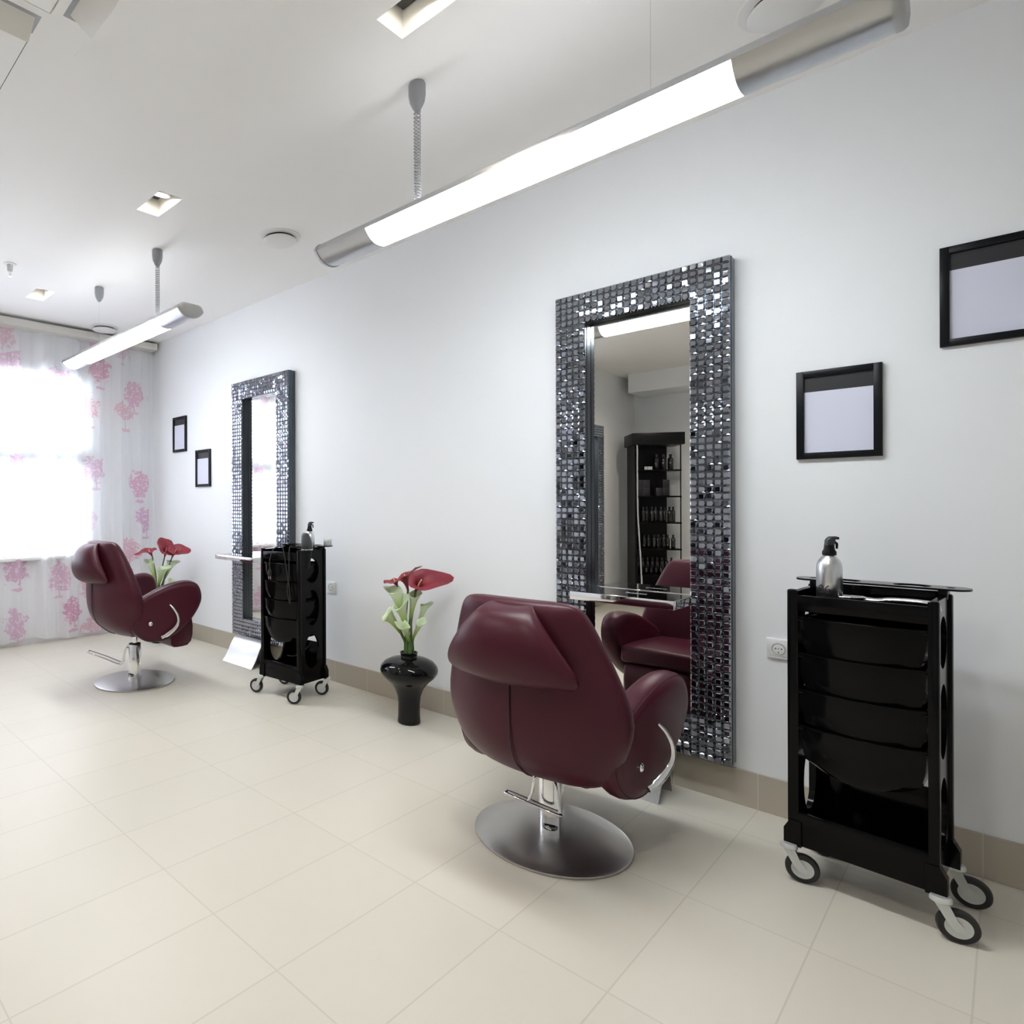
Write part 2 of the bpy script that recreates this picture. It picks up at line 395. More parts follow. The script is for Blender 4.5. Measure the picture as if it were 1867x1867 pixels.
# ------------------------------------------------------------------ ceiling fittings
names = ['square recessed spotlight at the top edge of the photo above the near lamp', 'lit recessed spotlight in the ceiling between the two pendant lamps', 'recessed spotlight nearest the curtain in the ceiling']
for (x, y), lb in zip(DL, names):
    yc = (hy0 + hy1) / 2
    t = thing('recessed_spotlight', lb, 'ceiling light', (x, yc, CZ), 0, 'recessed ceiling spotlights')
    r = MB(); hx, hy, dp = .14, .07, .12
    r.box(-hx, -hx + .004, -hy, hy, 0.0, dp); r.box(hx - .004, hx, -hy, hy, 0.0, dp); r.box(-hx, hx, -hy, -hy + .004, 0.0, dp); r.box(-hx, hx, hy - .004, hy, 0.0, dp); r.box(-hx, hx, -hy, hy, dp, dp + .004)
    r.build('recess_housing', M_glow, t, smooth=0)
    MB().box(-.125, .125, -.058, .058, .09, .096).build('gear_tray', M_dark, t, smooth=0)
    Mx = Matrix.Translation((.02, 0, .055)) @ Matrix.Rotation(math.radians(14), 4, 'Y')
    MB().lathe([(.048, .03), (.052, 0), (.050, -.012), (.044, -.012), (.036, .012)], 28, M=Mx, cap1=False).build('lamp_ring', M_white, t)
    MB().lathe([(.043, -.004), (.0, -.004)], 28, M=Mx).build('bulb', M_bulb, t)
for (x, y), lb in zip([(-.49, -.50), (-2.957, -.628), (-5.515, -.642)], ['round white air valve at the top edge above the near lamp', 'round white air valve in the ceiling between the two lamps', 'round white air valve in the ceiling close to the curtain']):
    t = thing('air_valve', lb, 'vent', (x, y, CZ), 0, 'round ceiling air valves')
    MB().lathe([(.088, 0), (.128, 0), (.126, -.006), (.092, -.010), (.088, -.004)], 40, cap0=False, cap1=False).build('valve_rim', M_white, t)
    MB().lathe([(.0, -.001), (.085, -.001), (.085, -.003), (.0, -.003)], 40).build('valve_throat', M_dark, t)
    MB().lathe([(.0, -.010), (.075, -.012), (.098, -.020), (.100, -.026), (.094, -.032), (.05, -.036), (.0, -.037)], 40).build('valve_disc', M_white, t)
t = thing('sprinkler_head', 'small white sprinkler head on the ceiling left of the far spotlight', 'sprinkler', (-4.483, -1.74, CZ))
MB().lathe([(0, 0), (.04, 0), (.04, -.004), (.02, -.008), (.018, -.05), (.012, -.056), (.0, -.056)], 24).build('sprinkler_body', M_white, t)
MB().tube([(-.012, 0, -.052), (-.013, 0, -.07), (0, 0, -.084), (.013, 0, -.07), (.012, 0, -.052)], .003, 6).lathe([(0, -.082), (.012, -.083), (.012, -.086), (0, -.087)], 16).build('deflector', M_chrome, t)

# air-conditioning cassette
t = thing('air_conditioner', 'white ceiling air-conditioner cassette with open louvres at the top left corner', 'air conditioner', (-1.79, -2.60, CZ))
p = MB(); Q = .47
def frame_xy(mb, a, b_, z0, z1, bev=.0):
    mb.box(-b_, b_, a, b_, z0, z1, bev).box(-b_, b_, -b_, -a, z0, z1, bev).box(-b_, -a, -a, a, z0, z1, bev).box(a, b_, -a, a, z0, z1, bev)
frame_xy(p, .45, Q, -.003, 0, .0008); frame_xy(p, .318, .350, -.006, 0)
for sx in (-1, 1):
    for sy in (-1, 1): p.box(min(sx * .30, sx * .45), max(sx * .30, sx * .45), min(sy * .30, sy * .45), max(sy * .30, sy * .45), -.004, 0)
p.build('panel_frame', M_ceil, t, smooth=0)
g = MB(); g.box(-.315, .315, -.315, .315, -.010, 0, .008, 3); g.build('intake_grille', M_offwhite, t)
for k in range(4):
    R = Matrix.Rotation(k * PI / 2, 4, 'Z')
    MB().box(.350, .45, -.30, .30, -.004, 0).xf(R).build('louvre_slot', M_greyp, t, smooth=0)
    a = math.radians(32); fl_ = MB()
    fl_.box(-.045, .045, -.285, .285, -.004, .004, .003, M=R @ Matrix.Translation((.405, 0, -.022)) @ Matrix.Rotation(a, 4, 'Y'))
    fl_.build('louvre_flap', M_offwhite, t)
t = thing('access_hatch', 'square ceiling access hatch outlined by thin lines beside the air conditioner', 'hatch', (-2.49, -2.506, CZ))
MB().box(-.206, .206, -.206, .206, -.0035, 0).build('hatch_rim', M_dark, t, smooth=0)
MB().box(-.203, .203, -.203, .203, -.005, 0).build('hatch_door', M_ceil, t, smooth=0)

# ------------------------------------------------------------------ mirrors
def mosaic_frame(W, H, tw, bx, by):
    nx = 25; nz = 71; cw = W / nx; ch = H / nz
    mb = MB(); r = random.Random(3)
    for i in range(nx):
        for j in range(nz):
            if 5 <= i < nx - 5 and 5 <= j < nz - 5: continue
            x0 = i * cw; z0 = j * ch; x1 = x0 + cw; z1 = z0 + ch; g = .0009
            a = .20; y0 = -.068; y1 = -.0765
            tx = r.uniform(-.0007, .0007); tz = r.uniform(-.0007, .0007)
            # eight-sided raised facet in a square cell
            o = [(x0 + g, y0, z0 + g), (x1 - g, y0, z0 + g), (x1 - g, y0, z1 - g), (x0 + g, y0, z1 - g)]
            ix0, ix1, iz0, iz1 = x0 + cw * a, x1 - cw * a, z0 + ch * a, z1 - ch * a
            inn = [(ix0, y1 - tx - tz, iz0), (ix1, y1 + tx - tz, iz0), (ix1, y1 + tx + tz, iz1), (ix0, y1 - tx + tz, iz1)]
            md = []
            for q in range(4):
                p, s_ = o[q], o[(q + 1) % 4]
                md.append(((p[0] + s_[0]) / 2, y0 - .0035, (p[2] + s_[2]) / 2))
            vs = o + inn + md
            fs = [[4, 5, 6, 7]]
            for q in range(4):
                q2 = (q + 1) % 4
                fs += [[q, 8 + q, 4 + q], [8 + q, q2, 4 + q2], [8 + q, 4 + q2, 4 + q]]
            mb.add(vs, fs)
    return mb, cw * 5, ch * 5
def mirror(label, x0, z0, W=.736, H=2.072):
    t = thing('wall_mirror', label, 'mirror', (x0, 0, z0), 0, 'tall mirrors with mosaic frames')
    mb, bw, bh = mosaic_frame(W, H, .03, .15, .15)
    mb.build('mosaic_frame', M_mosaic, t, smooth=0)
    e = MB()
    for y0, y1 in ((-.030, 0), (-.050, -.034), (-.0685, -.054)):
        ins = .0015 if y0 != -.050 else .0
        e.box(ins, bw - ins, y0, y1, ins, H - ins).box(W - bw + ins, W - ins, y0, y1, ins, H - ins).box(bw - ins, W - bw + ins, y0, y1, ins, bh - ins).box(bw - ins, W - bw + ins, y0, y1, H - bh + ins, H - ins)
    e.box(.004, bw - .004, -.06, -.002, .004, H - .004).box(W - bw + .004, W - .004, -.06, -.002, .004, H - .004).box(bw - .004, W - bw + .004, -.06, -.002, .004, bh - .004).box(bw - .004, W - bw + .004, -.06, -.002, H - bh + .004, H - .004)
    e.build('frame_edge', M_mosaic_edge, t, smooth=0)
    MB().box(bw - .004, W - bw + .004, -.020, -.012, bh - .004, H - bh + .004).build('mirror_glass', M_mirror, t, smooth=0)
    return t
mirror('tall mosaic-framed wall mirror in front of the near chair, reflecting the black shelves', -1.490, .166)
mirror('far tall mosaic-framed wall mirror behind the black trolley, reflecting the curtain', -4.295, .166)
mm = mirror('mosaic-framed wall mirror seen edge-on at the left inside the near mirror', 0, 0)
mm.rotation_euler.z = PI / 2; mm.location = (XA, -4.65, .10)

# shelves under the mirrors
def text_mb(txt, size):
    cu = bpy.data.curves.new('t', 'FONT'); cu.body = txt; cu.size = size; cu.align_x = 'CENTER'; cu.align_y = 'CENTER'; cu.extrude = .0002
    o = bpy.data.objects.new('t', cu); C.objects.link(o)
    dg = bpy.context.evaluated_depsgraph_get(); me = bpy.data.meshes.new_from_object(o.evaluated_get(dg))
    mb = MB(); mb.add([v.co.copy() for v in me.vertices], [list(p.vertices) for p in me.polygons])
    bpy.data.objects.remove(o); bpy.data.curves.remove(cu); bpy.data.meshes.remove(me)
    return mb
def shelf(label, x0, x1, z=.838, text=None):
    t = thing('mirror_shelf', label, 'shelf', ((x0 + x1) / 2, 0, z), 0, 'shelves fixed to the mirrors')
    h = (x1 - x0) / 2
    MB().box(-h + .004, h - .004, -.262, -.020, -.006, 0.0005, .001).build('glass_top', M_blackglass, t, smooth=0)
    e = MB().box(-h, h, -.270, -.262, -.036, .0, .0015).box(-h, -h + .006, -.262, -.024, -.036, .0, .0015).box(h - .006, h, -.262, -.024, -.036, .0, .0015)
    e.build('chrome_edge', M_chrome, t)
    MB().box(-h + .01, h - .01, -.024, -.020, -.02, .003, .001).build('rear_lip', M_chrome, t)
    if text: text_mb(text, .026).xf(Matrix.Translation((.02, -.135, .0012)) @ Matrix.Diagonal((1, 1.3, 1, 1))).build('lettering', M_white, t, smooth=0)
    return t
shelf('black glass shelf with polished edge on the near mirror', -1.325, -.898, text='Business')
shelf('pale-looking glass shelf on the far mirror, left of the black trolley', -4.245, -3.735)

# chrome footrests
def footrest(label, x0, x1):
    t = thing('footrest', label, 'footrest', ((x0 + x1) / 2, 0, 0), 0, 'steel footrests below the mirrors')
    h = (x1 - x0) / 2
    def sheet(pts, th, nm, w0, w1):
        rs = []
        for (y, z, ny, nz), k in zip(pts, range(len(pts))):
            w_ = w0 + (w1 - w0) * k / (len(pts) - 1)
            rs.append([(-w_, y, z), (w_, y, z), (w_, y + ny * th, z + nz * th), (-w_, y + ny * th, z + nz * th)])
        MB().rings(rs).build(nm, M_steel, t, smooth=50)
    fp = []
    P = [(-.262, .0), (-.235, .035), (-.205, .085), (-.18, .135), (-.155, .172), (-.135, .188), (-.118, .190), (-.105, .182)]
    for i, (y, z) in enumerate(P):
        a = P[max(i - 1, 0)]; b_ = P[min(i + 1, len(P) - 1)]; d = Vector((0, b_[0] - a[0], b_[1] - a[1])).normalized()
        fp.append((y, z, d.z, -d.y))
    sheet(fp, .006, 'front_plate', h, h - .012)
    rp = [(-.118, .182, 1, .2), (-.108, .12, 1, .2), (-.098, .06, 1, .2), (-.090, .0, 1, .2)]
    sheet(rp, .006, 'rear_plate', h - .012, h - .006)
    return t
footrest('polished steel footrest under the near mirror, partly behind the near chair', -1.345, -.962)
footrest('bright polished steel footrest under the far mirror, left of the black trolley', -4.155, -3.77)

# ------------------------------------------------------------------ salon chairs
BACK = [(.342, .13, -.09, .015, .01), (.352, .185, -.105, .04, .025), (.372, .232, -.125, .062, .04), (.405, .258, -.155, .076, .055), (.45, .288, -.188, .086, .07), (.52, .318, -.208, .092, .085), (.60, .338, -.216, .091, .09), (.68, .322, -.221, .086, .082),
        (.76, .298, -.228, .079, .068), (.84, .270, -.236, .071, .052), (.90, .248, -.242, .064, .04), (.945, .230, -.247, .056, .03), (.972, .214, -.25, .046, .022), (.986, .195, -.25, .034, .016), (.994, .16, -.25, .016, .01)]
ARM = [(-.165, .48), (-.150, .55), (-.103, .605), (-.02, .655), (.08, .695), (.18, .716), (.25, .714), (.305, .685), (.330, .62), (.325, .56), (.285, .485), (.23, .42), (.17, .368), (.10, .332), (.03, .316), (-.05, .328), (-.118, .375), (-.152, .43)]
def chair(label, loc, rz, dz, pedal):
    t = thing('salon_chair', label, 'chair', loc, rz, 'burgundy styling chairs facing the mirrors')
    V = Matrix.Translation((0, 0, dz))
    # backrest shell
    rs = []
    for z, w_, y0, th, k in BACK:
        rs.append([(x, y0 + y + k * (x / w_) ** 2, z) for x, y in superring(w_, th, 36, 2.9)])
    MB().rings(rs).xf(V).build('backrest', M_leather, t, smooth=180, sub=1)
    sm = []
    for z, w_, y0, th, k in BACK[1:-2]: sm.append((0, y0 - th - .0005, z))
    sp_ = smoothpath(sm, 5)
    MB().tube(sp_, .0028, 6).xf(V).build('back_seam', M_seam, t, smooth=80)
    # folded head cushion hanging over the back
    FL = [(.972, -.238, .040, .008), (.984, -.262, .055, .018), (.986, -.298, .074, .034), (.965, -.334, .100, .047), (.92, -.350, .138, .054), (.87, -.357, .176, .057), (.82, -.357, .211, .056), (.778, -.350, .234, .051), (.748, -.342, .240, .041), (.731, -.334, .225, .025), (.725, -.328, .19, .008)]
    rs = []
    for i, (z, yc, w_, th) in enumerate(FL):
        q = i / (len(FL) - 1)
        rs.append([(x, yc + y + .05 * (x / .24) ** 2 * q, z - .012 * q + .012 * q * (abs(x) / .24) + y * .35 * (1 - q)) for x, y in superring(w_, th, 32, 2.4)])
    MB().rings(rs).xf(V).build('head_cushion', M_leather, t, smooth=180, sub=1)
    # seat and leg panel
    s_ = MB().box(-.262, .262, -.16, .315, .462, .555, .022, 3); s_.xf(V).build('seat', M_leather, t, smooth=60)
    lp = MB()
    prof = [(.46, .30, .10), (.44, .322, .13), (.38, .332, .15), (.32, .330, .15), (.275, .318, .15), (.252, .29, .17), (.248, .25, .2)]
    rs = []
    for z, yf, yb in prof:
        rs.append([(-.24, yf - .012, z), (-.225, yf, z), (0, yf + .012, z), (.225, yf, z), (.24, yf - .012, z), (.24, yb, z), (-.24, yb, z)])
    lp.rings(rs).xf(V).build('leg_panel', M_leather, t, smooth=60)
    MB().box(-.19, .19, -.12, .2, .348, .47, .02, 2).xf(V).build('seat_underside', M_leather, t, smooth=60)
    # arm pads
    loop = smoothloop([(0, y, z) for y, z in ARM], 3)
    cy_ = sum(p.y for p in loop) / len(loop); cz_ = sum(p.z for p in loop) / len(loop)
    for sd in (-1, 1):
        rs = []
        for x, g in ((-.048, .80), (-.046, .88), (-.036, .95), (-.018, .99), (0, 1.0), (.018, .99), (.036, .95), (.046, .88), (.048, .80)):
            rs.append([(sd * (.274 + x + p.y * .13 + (p.z - .5) * .05), cy_ + (p.y - cy_) * g, cz_ + (p.z - cz_) * g) for p in loop])
        MB().rings(rs).xf(V).build('arm_pad', M_leather, t, smooth=60)
        g = .952
        MB().tube([(sd * (.274 + .0365 + p.y * .13 + (p.z - .5) * .05), cy_ + (p.y - cy_) * g, cz_ + (p.z - cz_) * g) for p in loop], .0016, 5, closed=True).xf(V).build('arm_seam', M_seam, t, smooth=80)
    Mx = Matrix.Translation((.3145, -.045, .452 + dz)) @ Matrix.Rotation(PI / 2, 4, 'Y')
    MB().lathe([(0, 0), (.005, 0), (.005, .006), (.0135, .009), (.0145, .013), (.010, .018), (0, .0195)], 20, M=Mx).build('side_button', M_chrome, t)
    lv = smoothpath([(.335, .090, .565), (.352, .112, .535), (.366, .132, .49), (.368, .134, .445), (.358, .112, .405), (.340, .072, .37), (.322, .035, .352)], 5)
    k = len(lv) - 1
    MB().tube(lv, [(.005 + .012 * (i / k) ** 1.2 * (1 if i < k - 3 else .6), .004 + .004 * i / k) for i in range(k + 1)], 10).xf(V).build('recline_lever', M_chrome, t)
    # pump column
    MB().lathe([(.0, .26), (.018, .26), (.018, .36), (0, .36)], 20).xf(V).build('piston', M_chrome, t)
    top = .262
    MB().lathe([(.0, .018), (.043, .018), (.043, top - .008), (.040, top), (.0, top)], 40).build('pump_column', M_chrome, t)
    MB().lathe([(.0, 0), (.041, 0), (.041, .004), (.020, .008), (0, .008)], 32, (0, 0, top)).build('column_collar', M_blackm, t)
    MB().lathe([(0, 0), (.270, 0), (.273, .004), (.272, .009), (.262, .012), (.15, .016), (.06, .020), (0, .022)], 96).build('base_disc', M_steel, t, smooth=50)
    # foot pump pedal: bent wire loop
    pd = MB()
    if pedal == 'across':
        for q in ([(-.02, -.040, .236), (-.032, -.058, .222), (-.040, -.066, .175), (-.050, -.074, .138)], [(.022, -.036, .236), (.040, -.050, .222), (.054, -.060, .175), (.066, -.070, .132)]):
            pd.tube(smoothpath(q, 4), .0058, 10)
        pd.tube(smoothpath([(.06, -.064, .131), (-.125, -.066, .142), (-.136, -.075, .142), (-.125, -.084, .140), (.06, -.082, .129), (.068, -.073, .129), (.06, -.064, .131)], 4), .0055, 10)
    else:
        dx, dy = -.66, -.75
        P_ = [(.038, .018, .236), (.062, .019, .234), (.078, .02, .17), (.094, .022, .122), (.20, .022, .160), (.315, .02, .202), (.328, 0, .207), (.315, -.02, .206), (.20, -.022, .166), (.094, -.022, .128), (.078, -.02, .175), (.062, -.019, .238), (.038, -.018, .240)]
        pd.tube(smoothpath([(dx * r_ - dy * w_, dy * r_ + dx * w_, z_) for r_, w_, z_ in P_], 4), .0055, 10)
    pd.build('pump_pedal', M_chrome, t, smooth=80)
    # oval badge on the column foot
    bd = MB(); n = 28; ring = []; 
    for i in range(n):
        a = 2 * PI * i / n; th = -PI / 2 + math.cos(a) * .62; ring.append((th, .052 + .011 * math.copysign(abs(math.sin(a)) ** .7, math.sin(a))))
    ring2 = [[(.0434 * math.cos(th), .0434 * math.sin(th), z) for th, z in ring], [(.0452 * math.cos(th), .0452 * math.sin(th), z) for th, z in ring]]
    bd.rings(ring2, cap0=False); Rb = Matrix.Rotation(.35, 4, 'Z'); bo = bd.xf(Rb).build('badge', M_blackm, t)
    tx = text_mb('\u273f Panda', .016); tx.v = [(.0456 * math.cos(-PI / 2 + x / .045), .0456 * math.sin(-PI / 2 + x / .045), .052 + y) for x, y, z in tx.v]
    tx.xf(Rb).build('badge_lettering', M_badge, bo, smooth=0)
    return t
chair('burgundy leather styling chair nearest the camera, facing the near mirror', (-1.135, -.815, 0), math.radians(2), -.085, 'across')
chair('burgundy leather styling chair far left in front of the curtain, beside the far trolley', (-4.079, -1.042, 0), math.radians(0), 0, 'out')

# ------------------------------------------------------------------ trolleys
def plate_holes(segs, y0, y1, z0, z1, n=28, horizontal=True):
    """flat plate along X made of segments (xa, xb, hole centre, hole half sizes); thickness z0..z1"""
    mb = MB(); yc = (y0 + y1) / 2
    for xa, xb, hc, hr in segs:
        if hc is None:
            mb.box(xa, xb, y0, y1, z0, z1); continue
        outer = []; inner = []
        angs = sorted(set([2 * PI * i / n for i in range(n)] + [math.atan2(yy - hc[1], xx - hc[0]) % (2 * PI) for xx in (xa, xb) for yy in (y0, y1)]))
        for a in angs:
            c_, s_ = math.cos(a), math.sin(a)
            tx = ((xb if c_ > 0 else xa) - hc[0]) / c_ if abs(c_) > 1e-9 else 1e9
            ty = ((y1 if s_ > 0 else y0) - hc[1]) / s_ if abs(s_) > 1e-9 else 1e9
            q = min(tx, ty); outer.append((hc[0] + c_ * q, hc[1] + s_ * q))
            k = 1 / math.sqrt((c_ / hr[0]) ** 2 + (s_ / hr[1]) ** 2); inner.append((hc[0] + c_ * k, hc[1] + s_ * k))
        rs = [[(x, y, z1) for x, y in outer], [(x, y, z1) for x, y in inner], [(x, y, z0) for x, y in inner], [(x, y, z0) for x, y in outer]]
        mb.rings(rs, closed=True)
    return mb
def drawer(t, z, w_, yf, yb, h):
    n = 13; xs_ = [-1 + 2 * i / (n - 1) for i in range(n)]
    def ring(ins, zz, sag):
        front = [(x * (w_ - ins), yf + ins * .6 - .034 * (1 - x * x), zz - sag * (1 - x * x)) for x in xs_]
        back = [((w_ - ins), yb - ins, zz), (-(w_ - ins), yb - ins, zz)]
        return front + back
    rs = [ring(0, z, 0), ring(.002, z - h * .45, .004), ring(.012, z - h * .85, .014), ring(.035, z - h, .022), ring(.037, z - h + .004, .022), ring(.015, z - h * .85 + .003, .014), ring(.005, z - h * .45, .004), ring(.0035, z, 0)]
    mb = MB().rings(rs, cap0=False, cap1=False)
    mb.rings([ring(.035, z - h, .022), ring(.036, z - h + .003, .022)])
    rs_ = [ring(-.002, z - .006, 0), ring(-.003, z - .001, 0), ring(.0035, z + .001, 0)]
    mb.rings(rs_, cap0=False, cap1=False)
    return mb.build('drawer', M_black, t, smooth=35)
def caster(t, x, y, rz):
    M = Matrix.Translation((x, y, 0)) @ Matrix.Rotation(rz, 4, 'Z')
    R = .045
    c = MB().lathe([(0, .118), (.020, .118), (.024, .112), (.024, .104), (.018, .100), (0, .100)], 24)
    for s_ in (-1, 1):
        pts = [(-.016, .104), (.014, .104), (.030, .066), (.044, .050), (.044, .036), (.026, .036), (.010, .056)]
        c.rings([[(px, s_ * .0165, pz) for px, pz in pts], [(px, s_ * .0190, pz) for px, pz in pts]])
    co = c.xf(M).build('caster', M_hub, t, smooth=40)
    Wm = M @ Matrix.Translation((.034, 0, R)) @ Matrix.Rotation(PI / 2, 4, 'X')
    MB().lathe([(R * .66, -.013), (R * .93, -.013), (R, -.007), (R, .007), (R * .93, .013), (R * .66, .013)], 32, M=Wm, cap0=False, cap1=False).rings([[tuple(Wm @ Vector((R * .66 * math.cos(a), R * .66 * math.sin(a), zz))) for a in [2 * PI * i / 32 for i in range(32)]] for zz in (-.013, .013)], cap0=False, cap1=False).build('tyre', M_rubber, co)
    MB().lathe([(0, -.014), (.006, -.014), (.006, -.0115), (R * .60, -.0115), (R * .67, -.0125), (R * .67, .0125), (R * .60, .0115), (.006, .0115), (.006, .014), (0, .014)], 32, M=Wm).build('wheel_hub', M_hub, co)
def trolley(label, loc, rz, cz, dz=0):
    t = thing('salon_trolley', label, 'trolley', loc, rz, 'black hairdressing trolleys on casters')
    W2, D2, top = .168, .125, .945
    # side panels with three oval openings (built flat along X then turned upright)
    for s_ in (-1, 1):
        segs = [(.112, .17, None, None), (.17, .44, (.305, 0), (.108, .066)), (.44, .72, (.58, 0), (.112, .066)), (.72, .915, (.815, 0), (.078, .062)), (.915, top, None, None)]
        mb = plate_holes(segs, -D2, D2, -.008, .008, 36)
        mb.v = [(s_ * (W2 - .009) + z, y, x) for x, y, z in mb.v]
        for y in (-D2, D2):     # rounded uprights at the panel edges
            yy = y - math.copysign(.011, y)
            mb.box(s_ * W2 - .013, s_ * W2 + .013 - (.006 if s_ > 0 else 0) + (.0), yy - .012, yy + .012, .112, top + .004, .006, 2)
        mb.build('side_panel', M_black, t, smooth=35)
    b = MB().box(-W2 + .01, W2 - .01, -D2 + .01, D2 - .01, .125, .135).box(-W2 + .012, W2 - .012, -D2, -D2 + .012, .115, .225, .004).box(-W2 + .012, W2 - .012, D2 - .012, D2, .115, .335, .004)
    b.build('bottom_tray', M_black, t, smooth=35)
    for z in (.862, .745, .628, .511):
        drawer(t, z, .1475, -D2 + .004, D2 - .02, .128)
        for s_ in (-1, 1): MB().box(min(s_ * .138, s_ * .158), max(s_ * .138, s_ * .158), -D2 + .0, D2 - .02, z - .014, z - .008, .002).build('runner', M_black, t, smooth=35)
    tt = MB().box(-W2 + .012, W2 - .012, -D2 + .008, D2 - .008, .905, .912).box(-W2 + .014, W2 - .014, -D2 - .001, -D2 + .009, .880, .932, .003).box(-W2 + .014, W2 - .014, D2 - .009, D2, .880, .955, .003)
    tt.box(-.02, -.016, -D2 + .02, D2 - .02, .912, .922).build('top_tray', M_black, t, smooth=35)
    # tool plate along the rear, wider than the trolley
    yb0, yb1 = D2 - .055, D2 + .045; ym = (yb0 + yb1) / 2; X = .182
    segs = [(-X, -.155, (-.170, ym), (.010, .016)), (-.155, -.130, None, None), (-.130, -.035, (-.082, ym), (.040, .040)), (-.035, .028, None, None), (.028, .135, (.082, ym), (.045, .041)), (.135, .155, None, None), (.155, X, (.170, ym), (.010, .016))]
    mb = plate_holes(segs, yb0, yb1, .962, .968, 28)
    for s_ in (-1, 1):
        pts = [(s_ * X, yb0)] + [(s_ * (X + .034 * math.cos(a)), ym + .05 * math.sin(a)) for a in [-PI / 2 + PI * i / 12 for i in range(13)]] + [(s_ * X, yb1)]
        mb.rings([[(x, y, .962) for x, y in pts], [(x, y, .968) for x, y in pts]])
    mb.build('tool_plate', M_black, t, smooth=35)
    for s_ in (-1, 1):
        MB().box(min(s_ * (W2 - .022), s_ * W2), max(s_ * (W2 - .022), s_ * W2), D2 - .055, D2 - .002, .935, .963, .003).build('plate_bracket', M_black, t, smooth=35)
        for y in (-1, 1):
            x0 = s_ * (W2 - .004)
            pts = [(-.020, .112), (.026, .112), (.026, .165), (.010, .195), (-.020, .195)]
            MB().rings([[(x0 + s_ * px, y * (D2 - .024), pz) for px, pz in pts], [(x0 + s_ * px, y * (D2 + .004), pz) for px, pz in pts]]).build('foot', M_black, t, smooth=30)
            caster(t, s_ * (W2 + .008), y * (D2 + .002), cz[(s_ > 0) + 2 * (y > 0)])
    return t
T1 = (-.304, -.365, 0); R1 = math.radians(-4)
trolley('black hairdressing trolley at the right edge, below the two near pictures', T1, R1, [.3, .3, .2, .1])
T2 = (-3.105, -.405, 0); R2 = math.radians(5)
trolley('black hairdressing trolley in front of the far mirror with a tool and cord on it', T2, R2, [3.5, 3.7, 3.4, 3.6])

def local(T, R, p):
    return (T[0] + p[0] * math.cos(R) - p[1] * math.sin(R), T[1] + p[0] * math.sin(R) + p[1] * math.cos(R), p[2])

# spray bottles
def spray(label, loc, rz, text=True):
    t = thing('spray_bottle', label, 'bottle', loc, rz, 'silver spray bottles with black triggers')
    MB().lathe([(0, 0), (.031, 0), (.0335, .003), (.0335, .108), (.032, .120), (.027, .133), (.019, .144), (.014, .149), (.013, .152), (0, .152)], 40).build('bottle_body', M_silver, t, smooth=50)
    MB().lathe([(0, .150), (.0185, .150), (.0185, .160), (.0145, .168), (.0135, .178), (.013, .183), (0, .183)], 24).build('screw_collar', M_blackm, t, smooth=40)
    hd = []
    for z, x0, x1, w_ in ((.180, -.013, .013, .011), (.190, -.012, .014, .010), (.198, -.011, .016, .010), (.205, -.006, .020, .010), (.210, .0, .021, .008)):
        hd.append([((x0 + x1) / 2 + a, b_, z) for a, b_ in superring((x1 - x0) / 2, w_, 16, 3)])
    MB().rings(hd).build('spray_head', M_clip, t, smooth=50)
    MB().box(.018, .027, -.005, .005, .200, .208, .002).build('nozzle', M_blackm, t)
    MB().tube([(.012, 0, .196), (.022, 0, .186), (.022, 0, .170)], [.004, .004, .003], 8).build('trigger', M_blackm, t)
    if text:
        tx = text_mb('06', .036); R_ = .0339
        tx.v = [(R_ * math.cos(-PI / 2 - .95 + x / R_), R_ * math.sin(-PI / 2 - .95 + x / R_), .040 + y) for x, y, z in tx.v]
        tx.build('bottle_lettering', M_ink, t, smooth=0)
    return t
spray('silver spray bottle with black trigger standing on the near trolley', local(T1, R1, (-.088, -.045, .9125)), math.radians(40))
spray('silver spray bottle standing on the far trolley behind the dark tool', local(T2, R2, (.095, .055, .912)), math.radians(40), False)

# looped metal styling tool on the near trolley
t = thing('styling_tongs', 'shiny metal styling tool with a looped end lying on the near trolley', 'tool', local(T1, R1, (.03, -.045, .926)), R1 + math.radians(-4))
n = 26; lp = [(-.085 + .055 * math.cos(2 * PI * i / n), .0 + .022 * math.sin(2 * PI * i / n), .004 + .003 * math.cos(2 * PI * i / n)) for i in range(n)]
MB().tube(lp, (.0035), 8, closed=True).build('loop', M_chrome, t, smooth=80)
MB().tube(smoothpath([(-.032, 0, .004), (.0, -.006, .004), (.03, -.008, .010), (.08, -.006, .012), (.135, -.004, .010)], 5), (.0065, .0028), 10).build('handle', M_chrome, t, smooth=60)
MB().tube([(.12, -.004, .008), (.138, -.004, .004), (.14, -.004, -.012)], .003, 8).build('hook', M_chrome, t, smooth=60)

# dark dryer / clipper with cord on the far trolley
t = thing('hair_clipper', 'dark grey hair clipper standing in the side holder of the far trolley, cord hanging', 'hair clipper', local(T2, R2, (.150, -.03, 0)), R2)
rs = []
for z, w_, d_, ox in ((.952, .030, .026, 0), (.958, .034, .029, 0), (.985, .034, .029, -.002), (.010 + 1.0, .031, .027, -.005), (1.035, .025, .023, -.009), (1.050, .019, .018, -.012), (1.054, .012, .012, -.013)):
    rs.append([(ox + x, y, z) for x, y in superring(w_, d_, 24, 2.6)])
MB().rings(rs).build('clipper_body', M_clip, t, smooth=50)
MB().lathe([(.036, .947), (.041, .947), (.041, .953), (.036, .953)], 28, cap0=False, cap1=False).rings([[(.036 * math.cos(2 * PI * i / 28), .036 * math.sin(2 * PI * i / 28), z) for i in range(28)] for z in (.947, .953)], cap0=False, cap1=False).build('holder_ring', M_chrome, t)
MB().lathe([(0, .83), (.016, .83), (.022, .86), (.035, .948), (0, .948)], 24).build('holder_cone', M_blackm, t, smooth=50)
